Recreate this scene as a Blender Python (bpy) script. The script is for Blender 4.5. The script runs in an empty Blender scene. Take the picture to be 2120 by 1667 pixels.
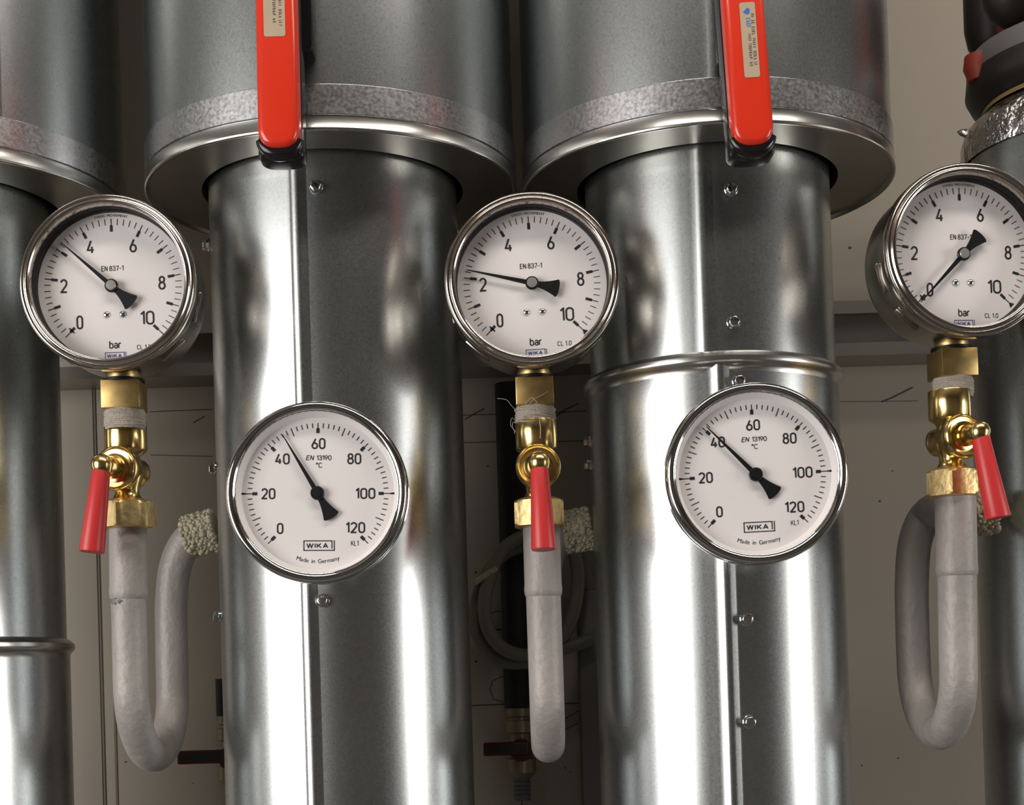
import bpy, bmesh, math, random
from mathutils import Vector, Matrix, Quaternion
random.seed(7)
SC = bpy.context.scene
COL = SC.collection
PI = math.pi
R_ = math.radians

# ------------------------------------------------------------------ camera
F_PX, PPX, PPY = 3100.0, 1060.0, 1370.0
PITCH, ROLL = 0.74, -1.75
CAM = Vector((0, -0.86, 1.5))
cd = bpy.data.cameras.new('camera')
cam = bpy.data.objects.new('camera', cd)
COL.objects.link(cam)
CAMROT = Matrix.Rotation(R_(90 + PITCH), 3, 'X') @ Matrix.Rotation(R_(ROLL), 3, 'Z')
cam.matrix_world = Matrix.Translation(CAM) @ CAMROT.to_4x4()
cd.sensor_fit = 'HORIZONTAL'
cd.sensor_width = 36.0
cd.lens = 36.0 * F_PX / 2120.0
cd.shift_x = 0.0
cd.shift_y = (PPY - 833.5) / 2120.0
cd.clip_start = 0.01
SC.camera = cam


def P(px, py, Y):
    """point of the place seen at a pixel of the photograph, at world depth Y"""
    v = CAMROT @ Vector(((px - PPX) / F_PX, -(py - PPY) / F_PX, -1.0))
    return CAM + v * ((Y - CAM.y) / v.y)


# ------------------------------------------------------------------ light
SC.view_settings.view_transform = 'Standard'
SC.view_settings.look = 'None'
SC.view_settings.gamma = 1.0
SC.view_settings.use_curve_mapping = False
SC.view_settings.exposure = -0.36
wd = bpy.data.worlds.new('world')
SC.world = wd
wd.use_nodes = True
wd.node_tree.nodes['Background'].inputs[0].default_value = (0.9, 0.85, 0.8, 1)
wd.node_tree.nodes['Background'].inputs[1].default_value = 0.02


def area(name, loc, target, sx, sy, power, color):
    ld = bpy.data.lights.new(name, 'AREA')
    ld.shape = 'RECTANGLE'
    ld.size, ld.size_y = sx, sy
    ld.energy = power
    ld.color = color
    o = bpy.data.objects.new(name, ld)
    COL.objects.link(o)
    o.location = loc
    d = Vector(target) - Vector(loc)
    o.rotation_euler = d.to_track_quat('-Z', 'Y').to_euler()
    return o


WARM = (1.0, 0.92, 0.83)
NEUTRAL = (1.0, 0.955, 0.92)
area('room_lamp', (-1.80, -1.45, 1.64), (0, 0.1, 1.5), 1.35, 1.3, 54, NEUTRAL)
area('room_lamp', (2.1, -0.78, 1.53), (0, 0.1, 1.5), 0.45, 0.85, 19, NEUTRAL)
area('room_lamp', (0.28, -0.7, 2.74), (0.25, -0.2, 0.5), 1.5, 0.15, 14, WARM)


# ------------------------------------------------------------------ materials
def nodes_of(m):
    return m.node_tree.nodes, m.node_tree.links


def mat(name, col, rough=0.5, metal=0.0, noise=None, bump=None, rvar=None, spec=0.5, coat=0.0):
    """noise=(scale, amount, stretch) mottles the colour; bump=(scale, strength, dist); rvar=(scale, amount)"""
    m = bpy.data.materials.new(name)
    m.use_nodes = True
    N, L = nodes_of(m)
    b = N['Principled BSDF']
    b.inputs['Base Color'].default_value = (*col, 1)
    b.inputs['Roughness'].default_value = rough
    b.inputs['Metallic'].default_value = metal
    b.inputs['Specular IOR Level'].default_value = spec
    if coat:
        b.inputs['Coat Weight'].default_value = coat
        b.inputs['Coat Roughness'].default_value = 0.1
    tc = N.new('ShaderNodeTexCoord')
    if noise:
        n = N.new('ShaderNodeTexNoise')
        n.inputs['Scale'].default_value = noise[0]
        n.inputs['Detail'].default_value = 4
        mp = N.new('ShaderNodeMapping')
        mp.inputs['Scale'].default_value = noise[2] if len(noise) > 2 else (1, 1, 1)
        L.new(tc.outputs['Object'], mp.inputs['Vector'])
        L.new(mp.outputs['Vector'], n.inputs['Vector'])
        r = N.new('ShaderNodeValToRGB')
        a = noise[1]
        r.color_ramp.elements[0].position = 0.3
        r.color_ramp.elements[1].position = 0.7
        r.color_ramp.elements[0].color = (*[max(0, c * (1 - a)) for c in col], 1)
        r.color_ramp.elements[1].color = (*[min(1, c * (1 + a)) for c in col], 1)
        L.new(n.outputs['Fac'], r.inputs['Fac'])
        L.new(r.outputs['Color'], b.inputs['Base Color'])
    if rvar:
        n2 = N.new('ShaderNodeTexNoise')
        n2.inputs['Scale'].default_value = rvar[0]
        n2.inputs['Detail'].default_value = 1.5
        L.new(tc.outputs['Object'], n2.inputs['Vector'])
        mr = N.new('ShaderNodeMapRange')
        mr.inputs['From Min'].default_value = 0.3
        mr.inputs['From Max'].default_value = 0.7
        mr.inputs['To Min'].default_value = max(0.02, rough - rvar[1])
        mr.inputs['To Max'].default_value = rough + rvar[1]
        L.new(n2.outputs['Fac'], mr.inputs['Value'])
        L.new(mr.outputs['Result'], b.inputs['Roughness'])
    if bump:
        n3 = N.new('ShaderNodeTexNoise')
        n3.inputs['Scale'].default_value = bump[0]
        n3.inputs['Detail'].default_value = 3
        L.new(tc.outputs['Object'], n3.inputs['Vector'])
        bp = N.new('ShaderNodeBump')
        bp.inputs['Strength'].default_value = bump[1]
        bp.inputs['Distance'].default_value = bump[2]
        L.new(n3.outputs['Fac'], bp.inputs['Height'])
        L.new(bp.outputs['Normal'], b.inputs['Normal'])
    return m


def glass_mat():
    m = bpy.data.materials.new('cover_glass')
    m.use_nodes = True
    N, L = nodes_of(m)
    N.remove(N['Principled BSDF'])
    tr = N.new('ShaderNodeBsdfTransparent')
    gl = N.new('ShaderNodeBsdfGlossy')
    gl.inputs['Roughness'].default_value = 0.02
    fr = N.new('ShaderNodeFresnel')
    fr.inputs['IOR'].default_value = 1.27
    mx = N.new('ShaderNodeMixShader')
    L.new(fr.outputs[0], mx.inputs[0])
    L.new(tr.outputs[0], mx.inputs[1])
    L.new(gl.outputs[0], mx.inputs[2])
    L.new(mx.outputs[0], N['Material Output'].inputs['Surface'])
    return m


M = {}
M['zinc'] = mat('galvanised_sheet', (0.50, 0.525, 0.53), 0.29, 1.0, noise=(500, 0.05), rvar=(900, 0.02))
M['zinc_band'] = mat('spangled_zinc_tape', (0.60, 0.60, 0.61), 0.31, 1.0, noise=(600, 0.07), bump=(800, 0.08, 0.0003), rvar=(500, 0.05))
M['zinc_edge'] = mat('rolled_zinc_edge', (0.56, 0.56, 0.53), 0.28, 1.0, noise=(120, 0.06))
M['zinc_plate'] = mat('zinc_end_plate', (0.45, 0.43, 0.37), 0.33, 1.0, noise=(40, 0.06))
M['screw'] = mat('zinc_screw', (0.78, 0.80, 0.80), 0.14, 1.0)
M['steel'] = mat('polished_steel', (0.66, 0.60, 0.54), 0.16, 1.0, bump=(300, 0.03, 0.0003))
M['case'] = mat('brushed_steel_case', (0.50, 0.46, 0.41), 0.24, 1.0, noise=(200, 0.06))
M['chrome'] = mat('chromed_bezel', (0.74, 0.74, 0.72), 0.10, 1.0)
M['dial'] = mat('white_dial', (0.80, 0.76, 0.755), 0.55)
M['ring'] = mat('white_dial_ring', (0.84, 0.81, 0.80), 0.4)
M['ink'] = mat('black_print', (0.012, 0.012, 0.016), 0.6)
M['blue'] = mat('blue_print', (0.05, 0.05, 0.22), 0.6)
M['black'] = mat('black_pointer', (0.008, 0.008, 0.010), 0.35)
M['gasket'] = mat('black_gasket', (0.006, 0.005, 0.005), 0.45, spec=0.25)
M['hub'] = mat('grey_hub_cap', (0.42, 0.41, 0.39), 0.35, 0.6)
M['glass'] = glass_mat()
M['brass'] = mat('polished_brass', (0.83, 0.60, 0.24), 0.20, 1.0, noise=(90, 0.06), rvar=(120, 0.04))
M['brass_nut'] = mat('rough_brass', (0.88, 0.67, 0.32), 0.42, 1.0, noise=(260, 0.14), bump=(330, 0.35, 0.0008))
M['brass_dull'] = mat('dull_brass', (0.52, 0.37, 0.15), 0.40, 1.0, noise=(140, 0.18))
M['hemp'] = mat('hemp_fibre', (0.46, 0.41, 0.35), 0.9, noise=(700, 0.25, (1, 1, 6)), bump=(900, 0.6, 0.001))
M['red_grip'] = mat('red_plastic_grip', (0.60, 0.035, 0.035), 0.38)
M['red_lever'] = mat('red_lacquer', (0.72, 0.035, 0.012), 0.28, coat=0.4)
M['black_grip'] = mat('black_rubber', (0.010, 0.008, 0.010), 0.22)
M['tube'] = mat('silver_painted_steel', (0.385, 0.355, 0.335), 0.52, 0.15, noise=(60, 0.16, (1, 1, 0.3)), bump=(190, 0.55, 0.0014))
M['foam'] = mat('yellowed_foam', (0.44, 0.40, 0.29), 0.8, noise=(180, 0.25))
M['sticker'] = mat('beige_sticker', (0.47, 0.37, 0.26), 0.45, noise=(60, 0.06))
M['sticker_ink'] = mat('sticker_print', (0.06, 0.055, 0.05), 0.6)
M['sticker_blue'] = mat('sticker_blue_print', (0.04, 0.15, 0.50), 0.6)
M['foil'] = mat('crinkled_foil', (0.62, 0.60, 0.58), 0.22, 1.0, bump=(75, 1.0, 0.006))
M['rubber'] = mat('dark_rubber', (0.012, 0.009, 0.008), 0.5)
M['flange'] = mat('dark_iron_flange', (0.15, 0.14, 0.13), 0.5, 0.2)
M['valve_red'] = mat('red_valve_paint', (0.24, 0.022, 0.010), 0.5)
M['adhesive'] = mat('yellow_brown_insulation', (0.28, 0.19, 0.07), 0.8)
M['wall'] = mat('off_white_wall_paint', (0.44, 0.39, 0.32), 0.6, noise=(3.5, 0.05), bump=(260, 0.1, 0.0006))
M['panel'] = mat('pale_panel_paint', (0.47, 0.42, 0.355), 0.55, noise=(5, 0.04))
M['mark'] = mat('pencil_mark', (0.10, 0.09, 0.08), 0.8)
M['groove'] = mat('panel_joint', (0.22, 0.19, 0.15), 0.8)
M['rail'] = mat('galvanised_rail', (0.42, 0.40, 0.36), 0.42, 1.0)
M['black_pipe'] = mat('black_pipe_insulation', (0.012, 0.011, 0.010), 0.6)
M['hose'] = mat('grey_green_hose', (0.20, 0.19, 0.15), 0.45)
M['conduit'] = mat('grey_conduit', (0.20, 0.19, 0.175), 0.5)
M['tail'] = mat('grey_hose_tail', (0.18, 0.19, 0.20), 0.5, 0.3)
M['fitting'] = mat('tarnished_fitting', (0.34, 0.28, 0.19), 0.45, 0.6)
M['dark_red'] = mat('dark_red_lever', (0.11, 0.018, 0.018), 0.4)
M['lever_strip'] = mat('dark_lever_strip', (0.03, 0.03, 0.03), 0.5)
M['floor'] = mat('dark_concrete', (0.16, 0.15, 0.14), 0.8, noise=(6, 0.15))
M['ceiling'] = mat('ceiling_paint', (0.14, 0.135, 0.125), 0.8, noise=(2, 0.05))
M['room_wall'] = mat('room_wall_paint', (0.22, 0.21, 0.20), 0.8, noise=(2, 0.05))
M['room_wall_dim'] = mat('room_wall_grey', (0.58, 0.55, 0.53), 0.8, noise=(2, 0.05))


# ------------------------------------------------------------------ mesh helpers
def frame_from_axis(axis, up=None):
    a = Vector(axis).normalized()
    u = Vector(up) if up is not None else (Vector((0, 0, 1)) if abs(a.z) < 0.9 else Vector((1, 0, 0)))
    x = u.cross(a).normalized()
    y = a.cross(x).normalized()
    return x, y, a


def lathe(bm, prof, origin=(0, 0, 0), axis=(0, 0, 1), n=72, a0=0.0, a1=2 * PI):
    """prof: list of (radius, distance along axis)"""
    o = Vector(origin)
    x, y, a = frame_from_axis(axis)
    full = abs((a1 - a0) - 2 * PI) < 1e-6
    cnt = n if full else n + 1
    rings = []
    for r, h in prof:
        if r < 1e-7:
            rings.append([bm.verts.new(o + a * h)])
        else:
            rings.append([bm.verts.new(o + a * h + (x * math.cos(a0 + (a1 - a0) * i / n) + y * math.sin(a0 + (a1 - a0) * i / n)) * r) for i in range(cnt)])
    for A, B in zip(rings, rings[1:]):
        for i in range(n):
            j = (i + 1) % cnt if full else i + 1
            if len(A) == 1 and len(B) == 1:
                continue
            if len(A) == 1:
                bm.faces.new((A[0], B[j], B[i]))
            elif len(B) == 1:
                bm.faces.new((A[i], A[j], B[0]))
            else:
                bm.faces.new((A[i], A[j], B[j], B[i]))


def tube(bm, pts, rad, n=24, caps=True):
    pts = [Vector(p) for p in pts]
    if not hasattr(rad, '__len__'):
        rad = [rad] * len(pts)
    t0 = (pts[1] - pts[0]).normalized()
    x, y, _ = frame_from_axis(t0)
    rings = []
    prev = t0
    for k, p in enumerate(pts):
        if k == 0:
            t = t0
        elif k == len(pts) - 1:
            t = (pts[k] - pts[k - 1]).normalized()
        else:
            t = ((pts[k + 1] - p).normalized() + (p - pts[k - 1]).normalized()).normalized()
        q = prev.rotation_difference(t)
        x = q @ x
        y = q @ y
        prev = t
        rings.append([bm.verts.new(p + (x * math.cos(2 * PI * i / n) + y * math.sin(2 * PI * i / n)) * rad[k]) for i in range(n)])
    for A, B in zip(rings, rings[1:]):
        for i in range(n):
            bm.faces.new((A[i], A[(i + 1) % n], B[(i + 1) % n], B[i]))
    if caps:
        bm.faces.new(list(reversed(rings[0])))
        bm.faces.new(rings[-1])


def spline(pts, per=10):
    """Catmull-Rom through the points"""
    p = [Vector(v) for v in pts]
    p = [p[0] * 2 - p[1]] + p + [p[-1] * 2 - p[-2]]
    out = []
    for i in range(1, len(p) - 2):
        for k in range(per):
            t = k / per
            a, b, c, d = p[i - 1], p[i], p[i + 1], p[i + 2]
            out.append(0.5 * ((2 * b) + (c - a) * t + (2 * a - 5 * b + 4 * c - d) * t * t + (3 * b - a - 3 * c + d) * t ** 3))
    out.append(p[-2])
    return out


def boxm(bm, lo, hi, mtx=None, bevel=0.0, seg=2):
    lo, hi = Vector(lo), Vector(hi)
    c = (lo + hi) / 2
    s = hi - lo
    b2 = bmesh.new()
    bmesh.ops.create_cube(b2, size=1.0, matrix=Matrix.Translation(c) @ Matrix.Diagonal((*s, 1)))
    if bevel:
        bmesh.ops.bevel(b2, geom=b2.edges[:], offset=bevel, segments=seg, affect='EDGES', profile=0.5)
    join(bm, b2, mtx)


def join(bm, b2, mtx=None):
    if mtx is not None:
        bmesh.ops.transform(b2, matrix=mtx, verts=b2.verts[:])
    me = bpy.data.meshes.new('tmp')
    b2.to_mesh(me)
    b2.free()
    bm.from_mesh(me)
    bpy.data.meshes.remove(me)


def poly(bm, pts):
    return bm.faces.new([bm.verts.new(Vector(p)) for p in pts])


def prism(bm, outline, y0, y1, bevel=0.0):
    """outline in local XZ, extruded along Y from y0 to y1"""
    b2 = bmesh.new()
    A = [b2.verts.new((x, y0, z)) for x, z in outline]
    B = [b2.verts.new((x, y1, z)) for x, z in outline]
    n = len(A)
    b2.faces.new(A)
    b2.faces.new(list(reversed(B)))
    for i in range(n):
        b2.faces.new((A[i], B[i], B[(i + 1) % n], A[(i + 1) % n]))
    bmesh.ops.recalc_face_normals(b2, faces=b2.faces[:])
    if bevel:
        e = [e for e in b2.edges if abs(e.verts[0].co.y - y0) < 1e-6 and abs(e.verts[1].co.y - y0) < 1e-6]
        bmesh.ops.bevel(b2, geom=e, offset=bevel, segments=3, affect='EDGES', profile=0.5)
    join(bm, b2)


def mesh_of(bm, m, name, angle=40, recalc=True, smooth=True):
    if recalc:
        bmesh.ops.recalc_face_normals(bm, faces=bm.faces[:])
    me = bpy.data.meshes.new(name)
    bm.to_mesh(me)
    bm.free()
    me.materials.append(m)
    if smooth:
        me.polygons.foreach_set('use_smooth', [True] * len(me.polygons))
        me.set_sharp_from_angle(angle=R_(angle))
    return me


def put(name, me, parent=None, loc=None, rot=None):
    o = bpy.data.objects.new(name, me)
    COL.objects.link(o)
    if parent is not None:
        o.parent = parent
    if loc is not None:
        o.location = loc
    if rot is not None:
        o.rotation_euler = rot
    return o


def obj(name, bm, m, parent=None, angle=40, **k):
    return put(name, mesh_of(bm, m, name, angle), parent, **k)


def thing(name, label, cat, loc=(0, 0, 0), rotz=0.0, group=None):
    o = bpy.data.objects.new(name, None)
    o.empty_display_size = 0.02
    COL.objects.link(o)
    o.location = loc
    o.rotation_euler = (0, 0, rotz)
    return tag(o, label, cat, group)


def tag(o, label, cat, group=None):
    o['label'] = label
    o['category'] = cat
    if group:
        o['group'] = group
    return o


def struct(name, bm, m, parent=None):
    o = obj(name, bm, m, parent, angle=30)
    o['kind'] = 'structure'
    return o


# flat lettering, returned as a list of faces in 2D (x right, z up)
TXT = {}


def text_faces(s):
    if s in TXT:
        return TXT[s]
    cu = bpy.data.curves.new('t', 'FONT')
    cu.body = s
    cu.resolution_u = 4
    o = bpy.data.objects.new('t', cu)
    COL.objects.link(o)
    dg = bpy.context.evaluated_depsgraph_get()
    me = bpy.data.meshes.new_from_object(o.evaluated_get(dg))
    vs = [(v.co.x, v.co.y) for v in me.vertices]
    fs = [tuple(p.vertices) for p in me.polygons]
    bpy.data.objects.remove(o)
    bpy.data.curves.remove(cu)
    bpy.data.meshes.remove(me)
    TXT[s] = (vs, fs)
    return TXT[s]


def text(bm, s, cx, cz, h, w=None, y=0.0, shear=0.0, rot=0.0, bold=0.0):
    """lettering of height h and width w centred on (cx, cz) in the local XZ plane"""
    vs, fs = text_faces(s)
    x0, x1 = min(v[0] for v in vs), max(v[0] for v in vs)
    z0, z1 = min(v[1] for v in vs), max(v[1] for v in vs)
    k = h / (z1 - z0)
    kx = k if w is None else w / (x1 - x0)
    c, sn = math.cos(rot), math.sin(rot)
    offs = [(0, 0)] if not bold else [(-bold, 0), (bold, 0), (0, -bold), (0, bold)]
    for q, (ox, oz) in enumerate(offs):
        vv = []
        for vx, vz in vs:
            lx = (vx - (x0 + x1) / 2) * kx + ox
            lz = (vz - (z0 + z1) / 2) * k + oz
            lx += shear * lz
            vv.append(bm.verts.new((cx + lx * c - lz * sn, y - q * 2e-6, cz + lx * sn + lz * c)))
        for f in fs:
            try:
                bm.faces.new([vv[i] for i in f])
            except ValueError:
                pass


def arcp(cx, cz, rx, rz, a0, a1, n=14):
    return [(cx + rx * math.cos(R_(a0 + (a1 - a0) * i / n)), cz + rz * math.sin(R_(a0 + (a1 - a0) * i / n))) for i in range(n + 1)]


# narrow technical lettering: centre lines in a box 0.5 wide and 1 high
W5 = 0.5
STROKES = {
    '0': [arcp(.25, .75, .25, .25, 0, 180) + arcp(.25, .25, .25, .25, 180, 360) + [(.5, .75)]],
    '1': [[(.10, .80), (.32, 1.0), (.32, 0)]],
    '2': [arcp(.25, .76, .24, .24, 172, 0) + arcp(.10, .72, .39, .36, -4, -32, 5) + [(.02, .0), (.5, 0)]],
    '3': [arcp(.24, .76, .24, .24, 165, -80) + [(.2, .54)] + arcp(.24, .27, .26, .27, 82, -165)],
    '4': [[(.30, 1.0), (.0, .24), (.52, .24)], [(.37, .52), (.37, 0)]],
    '6': [arcp(.25, .28, .25, .28, 0, 360, 22), [(.34, 1.0), (.06, .45), (.0, .28)]],
    '7': [[(.0, 1), (.5, 1), (.2, 0)]],
    '8': [arcp(.25, .77, .21, .23, 0, 360, 22), arcp(.25, .27, .25, .27, 0, 360, 22)],
    '9': [arcp(.25, .72, .25, .28, 0, 360, 22), [(.16, 0), (.44, .55), (.5, .72)]],
    'E': [[(.48, 1), (0, 1), (0, 0), (.48, 0)], [(0, .52), (.42, .52)]],
    'N': [[(0, 0), (0, 1), (.5, 0), (.5, 1)]],
    'C': [arcp(.26, .74, .26, .26, 15, 180) + arcp(.26, .26, .26, .26, 180, 345)],
    'L': [[(0, 1), (0, 0), (.45, 0)]],
    'K': [[(0, 0), (0, 1)], [(.5, 1), (.05, .42)], [(.16, .55), (.52, 0)]],
    'I': [[(.08, 0), (.08, 1)]],
    'A': [[(0, 0), (.3, 1), (.6, 0)], [(.1, .3), (.5, .3)]],
    'W': [[(0, 1), (.2, 0), (.4, .95), (.6, 0), (.8, 1)]],
    'b': [[(0, 1), (0, 0)], arcp(.23, .34, .23, .34, 175, 0) + arcp(.23, .23, .23, .23, 0, -175)],
    'a': [arcp(.22, .46, .20, .22, 160, 0) + [(.42, 0)], arcp(.2, .19, .2, .19, 0, 360, 18)],
    'r': [[(0, .68), (0, 0)], arcp(.2, .42, .2, .26, 175, 60)],
    '-': [[(.05, .45), (.45, .45)]],
    '.': [[(.04, -.02), (.04, .12)]],
    '\u00b0': [arcp(.13, .87, .13, .13, 0, 360, 16)],
}


def ribbon(bm, pts, w, y):
    n = len(pts)
    P2 = [Vector(p) for p in pts]
    closed = (P2[0] - P2[-1]).length < 1e-7
    L, Rr = [], []
    for i in range(n):
        if closed:
            a = P2[i - 1] if i > 0 else P2[-2]
            b = P2[i + 1] if i < n - 1 else P2[1]
        else:
            a, b = P2[max(0, i - 1)], P2[min(n - 1, i + 1)]
        d0 = (P2[i] - a) if (closed or i > 0) else (b - P2[i])
        d1 = (b - P2[i]) if (closed or i < n - 1) else d0
        d0 = d0.normalized() if d0.length > 1e-9 else d1.normalized()
        d1 = d1.normalized() if d1.length > 1e-9 else d0
        t = (d0 + d1)
        t = t.normalized() if t.length > 1e-6 else d0
        nn = Vector((-t.y, t.x))
        k = max(0.5, nn.dot(Vector((-d0.y, d0.x))))
        o = nn * (w / 2 / k)
        L.append(bm.verts.new((P2[i].x + o.x, y, P2[i].y + o.y)))
        Rr.append(bm.verts.new((P2[i].x - o.x, y, P2[i].y - o.y)))
    for i in range(n - 1):
        bm.faces.new((L[i], L[i + 1], Rr[i + 1], Rr[i]))


def narrow(bm, s, cx, cz, h, w, stroke, y=0.0, shear=0.0, gap=0.2):
    """stroke lettering of height h squeezed into width w, centred on (cx, cz)"""
    x = 0.0
    lay = []
    for ch in s:
        if ch == ' ':
            x += 0.30
            continue
        st = STROKES[ch]
        x0 = min(p[0] for q in st for p in q)
        x1 = max(p[0] for q in st for p in q)
        lay.append((st, x - x0))
        x += (x1 - x0) + gap
    tot = x - gap
    hh, ww = h - stroke, w - stroke
    for k, (st, ox) in enumerate(lay):
        for j, q in enumerate(st):
            pts = []
            for px, pz in q:
                lx = ((px + ox) / tot - 0.5) * ww
                lz = (pz - 0.5) * hh
                pts.append((cx + lx + shear * lz, cz + lz))
            run = [pts[0]]
            m = 0
            for i in range(1, len(pts)):
                run.append(pts[i])
                if i < len(pts) - 1:
                    u = Vector((pts[i][0] - pts[i - 1][0], pts[i][1] - pts[i - 1][1]))
                    v = Vector((pts[i + 1][0] - pts[i][0], pts[i + 1][1] - pts[i][1]))
                    if u.length > 1e-9 and v.length > 1e-9 and u.normalized().dot(v.normalized()) < 0.2:
                        # square the corner off and start a new stroke
                        a = u.normalized() * stroke * 0.4
                        b = v.normalized() * stroke * 0.4
                        run[-1] = (pts[i][0] + a.x, pts[i][1] + a.y)
                        ribbon(bm, run, stroke, y - 1e-6 * (j + 1) - 4e-7 * m)
                        m += 1
                        run = [(pts[i][0] - b.x, pts[i][1] - b.y)]
            ribbon(bm, run, stroke, y - 1e-6 * (j + 1) - 4e-7 * m)


def arc_text(bm, s, r, h, span, top=True, y=0.0):
    """letters set along a circle of radius r about the local origin"""
    ws = []
    for ch in s:
        if ch == ' ':
            ws.append(0.45)
        else:
            vs, _ = text_faces(ch)
            ws.append(max(v[0] for v in vs) - min(v[0] for v in vs) + 0.12)
    tot = sum(ws)
    ref, _ = text_faces('M')
    k = h / (max(v[1] for v in ref) - min(v[1] for v in ref))
    acc = 0.0
    for ch, w in zip(s, ws):
        t = (acc + w / 2) / tot - 0.5
        acc += w
        if ch == ' ':
            continue
        a = (PI / 2 - t * span) if top else (-PI / 2 + t * span)
        rt = a - PI / 2 if top else a + PI / 2
        vs, fs = text_faces(ch)
        x0, x1 = min(v[0] for v in vs), max(v[0] for v in vs)
        kx = span * r * (w - 0.10) / tot / (x1 - x0)
        c, sn = math.cos(rt), math.sin(rt)
        vv = []
        for vx, vz in vs:
            lx, lz = (vx - (x0 + x1) / 2) * kx, vz * k
            vv.append(bm.verts.new((r * math.cos(a) + lx * c - lz * sn, y, r * math.sin(a) + lx * sn + lz * c)))
        for f in fs:
            bm.faces.new([vv[i] for i in f])


def bar(bm, a, r0, r1, w, y=0.0, w1=None):
    """a radial stroke on a dial at angle a"""
    d = Vector((math.cos(a), math.sin(a)))
    t = Vector((-d.y, d.x))
    w1 = w if w1 is None else w1
    q = [d * r0 + t * w / 2, d * r1 + t * w1 / 2, d * r1 - t * w1 / 2, d * r0 - t * w / 2]
    poly(bm, [(p.x, y, p.y) for p in q])


def rect(bm, x0, z0, x1, z1, y=0.0):
    poly(bm, [(x0, y, z0), (x1, y, z0), (x1, y, z1), (x0, y, z1)])


def maker_mark(bm, cx, cz, w, h, y=0.0, t=0.0004):
    """framed lettering with the open second bar on its right"""
    x0, x1, z0, z1 = cx - w / 2, cx + w / 2 - h * 0.22, cz - h / 2, cz + h / 2
    X = cx + w / 2
    rect(bm, x0, z0, x0 + t, z1, y)
    rect(bm, x0, z1 - t, x1, z1, y)
    rect(bm, x0, z0, X, z0 + t, y)
    rect(bm, X - t, z0, X, z1, y)
    rect(bm, x1 - t, z0 + h * 0.2, x1, z1, y)
    narrow(bm, 'WIKA', (x0 + x1) / 2 - 0.02 * w, cz, h * 0.5, w * 0.70, h * 0.10, y, gap=0.27)


# ------------------------------------------------------------------ the room
WALL_Y = 0.29
bm = bmesh.new()
boxm(bm, (-2.6, WALL_Y, 0), (2.6, WALL_Y + 0.15, 2.8))
wall_back = struct('wall_back', bm, M['wall'])
bm = bmesh.new(); boxm(bm, (-2.75, -4.0, 0), (-2.6, WALL_Y + 0.15, 2.8)); struct('wall_left', bm, M['room_wall'])
bm = bmesh.new(); boxm(bm, (2.6, -4.0, 0), (2.75, WALL_Y + 0.15, 2.8)); struct('wall_right', bm, M['room_wall'])
bm = bmesh.new(); boxm(bm, (-2.75, -4.15, 0), (2.75, -4.0, 2.8)); struct('wall_front', bm, M['room_wall_dim'])
bm = bmesh.new(); boxm(bm, (-2.75, -4.15, -0.1), (2.75, WALL_Y + 0.15, 0)); struct('floor', bm, M['floor'])
bm = bmesh.new(); boxm(bm, (-2.75, -4.15, 2.8), (2.75, WALL_Y + 0.15, 2.9)); struct('ceiling', bm, M['ceiling'])

# flat panel strips on the wall behind the left gauge
xa = P(205, 1300, WALL_Y).x
xb = P(240, 1560, WALL_Y).x
bm = bmesh.new(); boxm(bm, (xa - 0.40, WALL_Y - 0.0015, 0), (xa, WALL_Y, 2.8), bevel=0.0005); struct('trim_1', bm, M['panel'])
bm = bmesh.new(); boxm(bm, (xa, WALL_Y - 0.0008, 0), (xa + 0.0018, WALL_Y, 2.8)); boxm(bm, (xb - 0.0008, WALL_Y - 0.0006, 0), (xb + 0.0008, WALL_Y, 1.62)); struct('trim_2', bm, M['groove'])

# pencil lines and sketches left on the paint
bm = bmesh.new()


def pencil(pts, w=0.0007):
    q = [P(x, y, WALL_Y - 0.0003) for x, y in pts]
    for a, b in zip(q, q[1:]):
        d = (b - a).normalized()
        t = Vector((-d.z, 0, d.x)) * w / 2
        poly(bm, [a + t, b + t, b - t, a - t])


pencil([(310, 853), (370, 850), (440, 848)]); pencil([(130, 862), (200, 858)]); pencil([(310, 942), (440, 945)], 0.0005)
pencil([(400, 875), (424, 862)]); pencil([(145, 885), (160, 872)])
pencil([(955, 860), (1045, 857)]); pencil([(955, 917), (1050, 914)]); pencil([(1150, 854), (1213, 851)]); pencil([(1155, 914), (1210, 913)])
pencil([(962, 869), (985, 855), (1003, 846)], 0.001); pencil([(1152, 862), (1170, 848), (1197, 836)], 0.001)
pencil([(975, 1461), (1060, 1458)], 0.001); pencil([(1165, 1457), (1200, 1456)], 0.001)
pencil([(1058, 1266), (1025, 1266), (1016, 1272), (1018, 1300)]); pencil([(1020, 1304), (1060, 1303)], 0.0013); pencil([(1049, 1305), (1048, 1360), (1047, 1412)], 0.0009)
pencil([(1025, 1308), (1020, 1325), (1040, 1322), (1060, 1328)], 0.0005)
pencil([(1060, 1407), (1040, 1401), (1020, 1410), (1014, 1428), (1022, 1448), (1055, 1458)])
pencil([(1170, 1488), (1198, 1472)]); pencil([(1170, 1511), (1198, 1497)])
pencil([(1068, 1560), (1066, 1610)]); pencil([(1062, 1565), (1110, 1563)]); pencil([(1066, 1650), (1083, 1650)], 0.001); pencil([(1080, 1650), (1080, 1672)])
pencil([(1826, 832), (1848, 823), (1890, 802)], 0.0012); pencil([(1735, 832), (1900, 830)], 0.0005)
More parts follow.
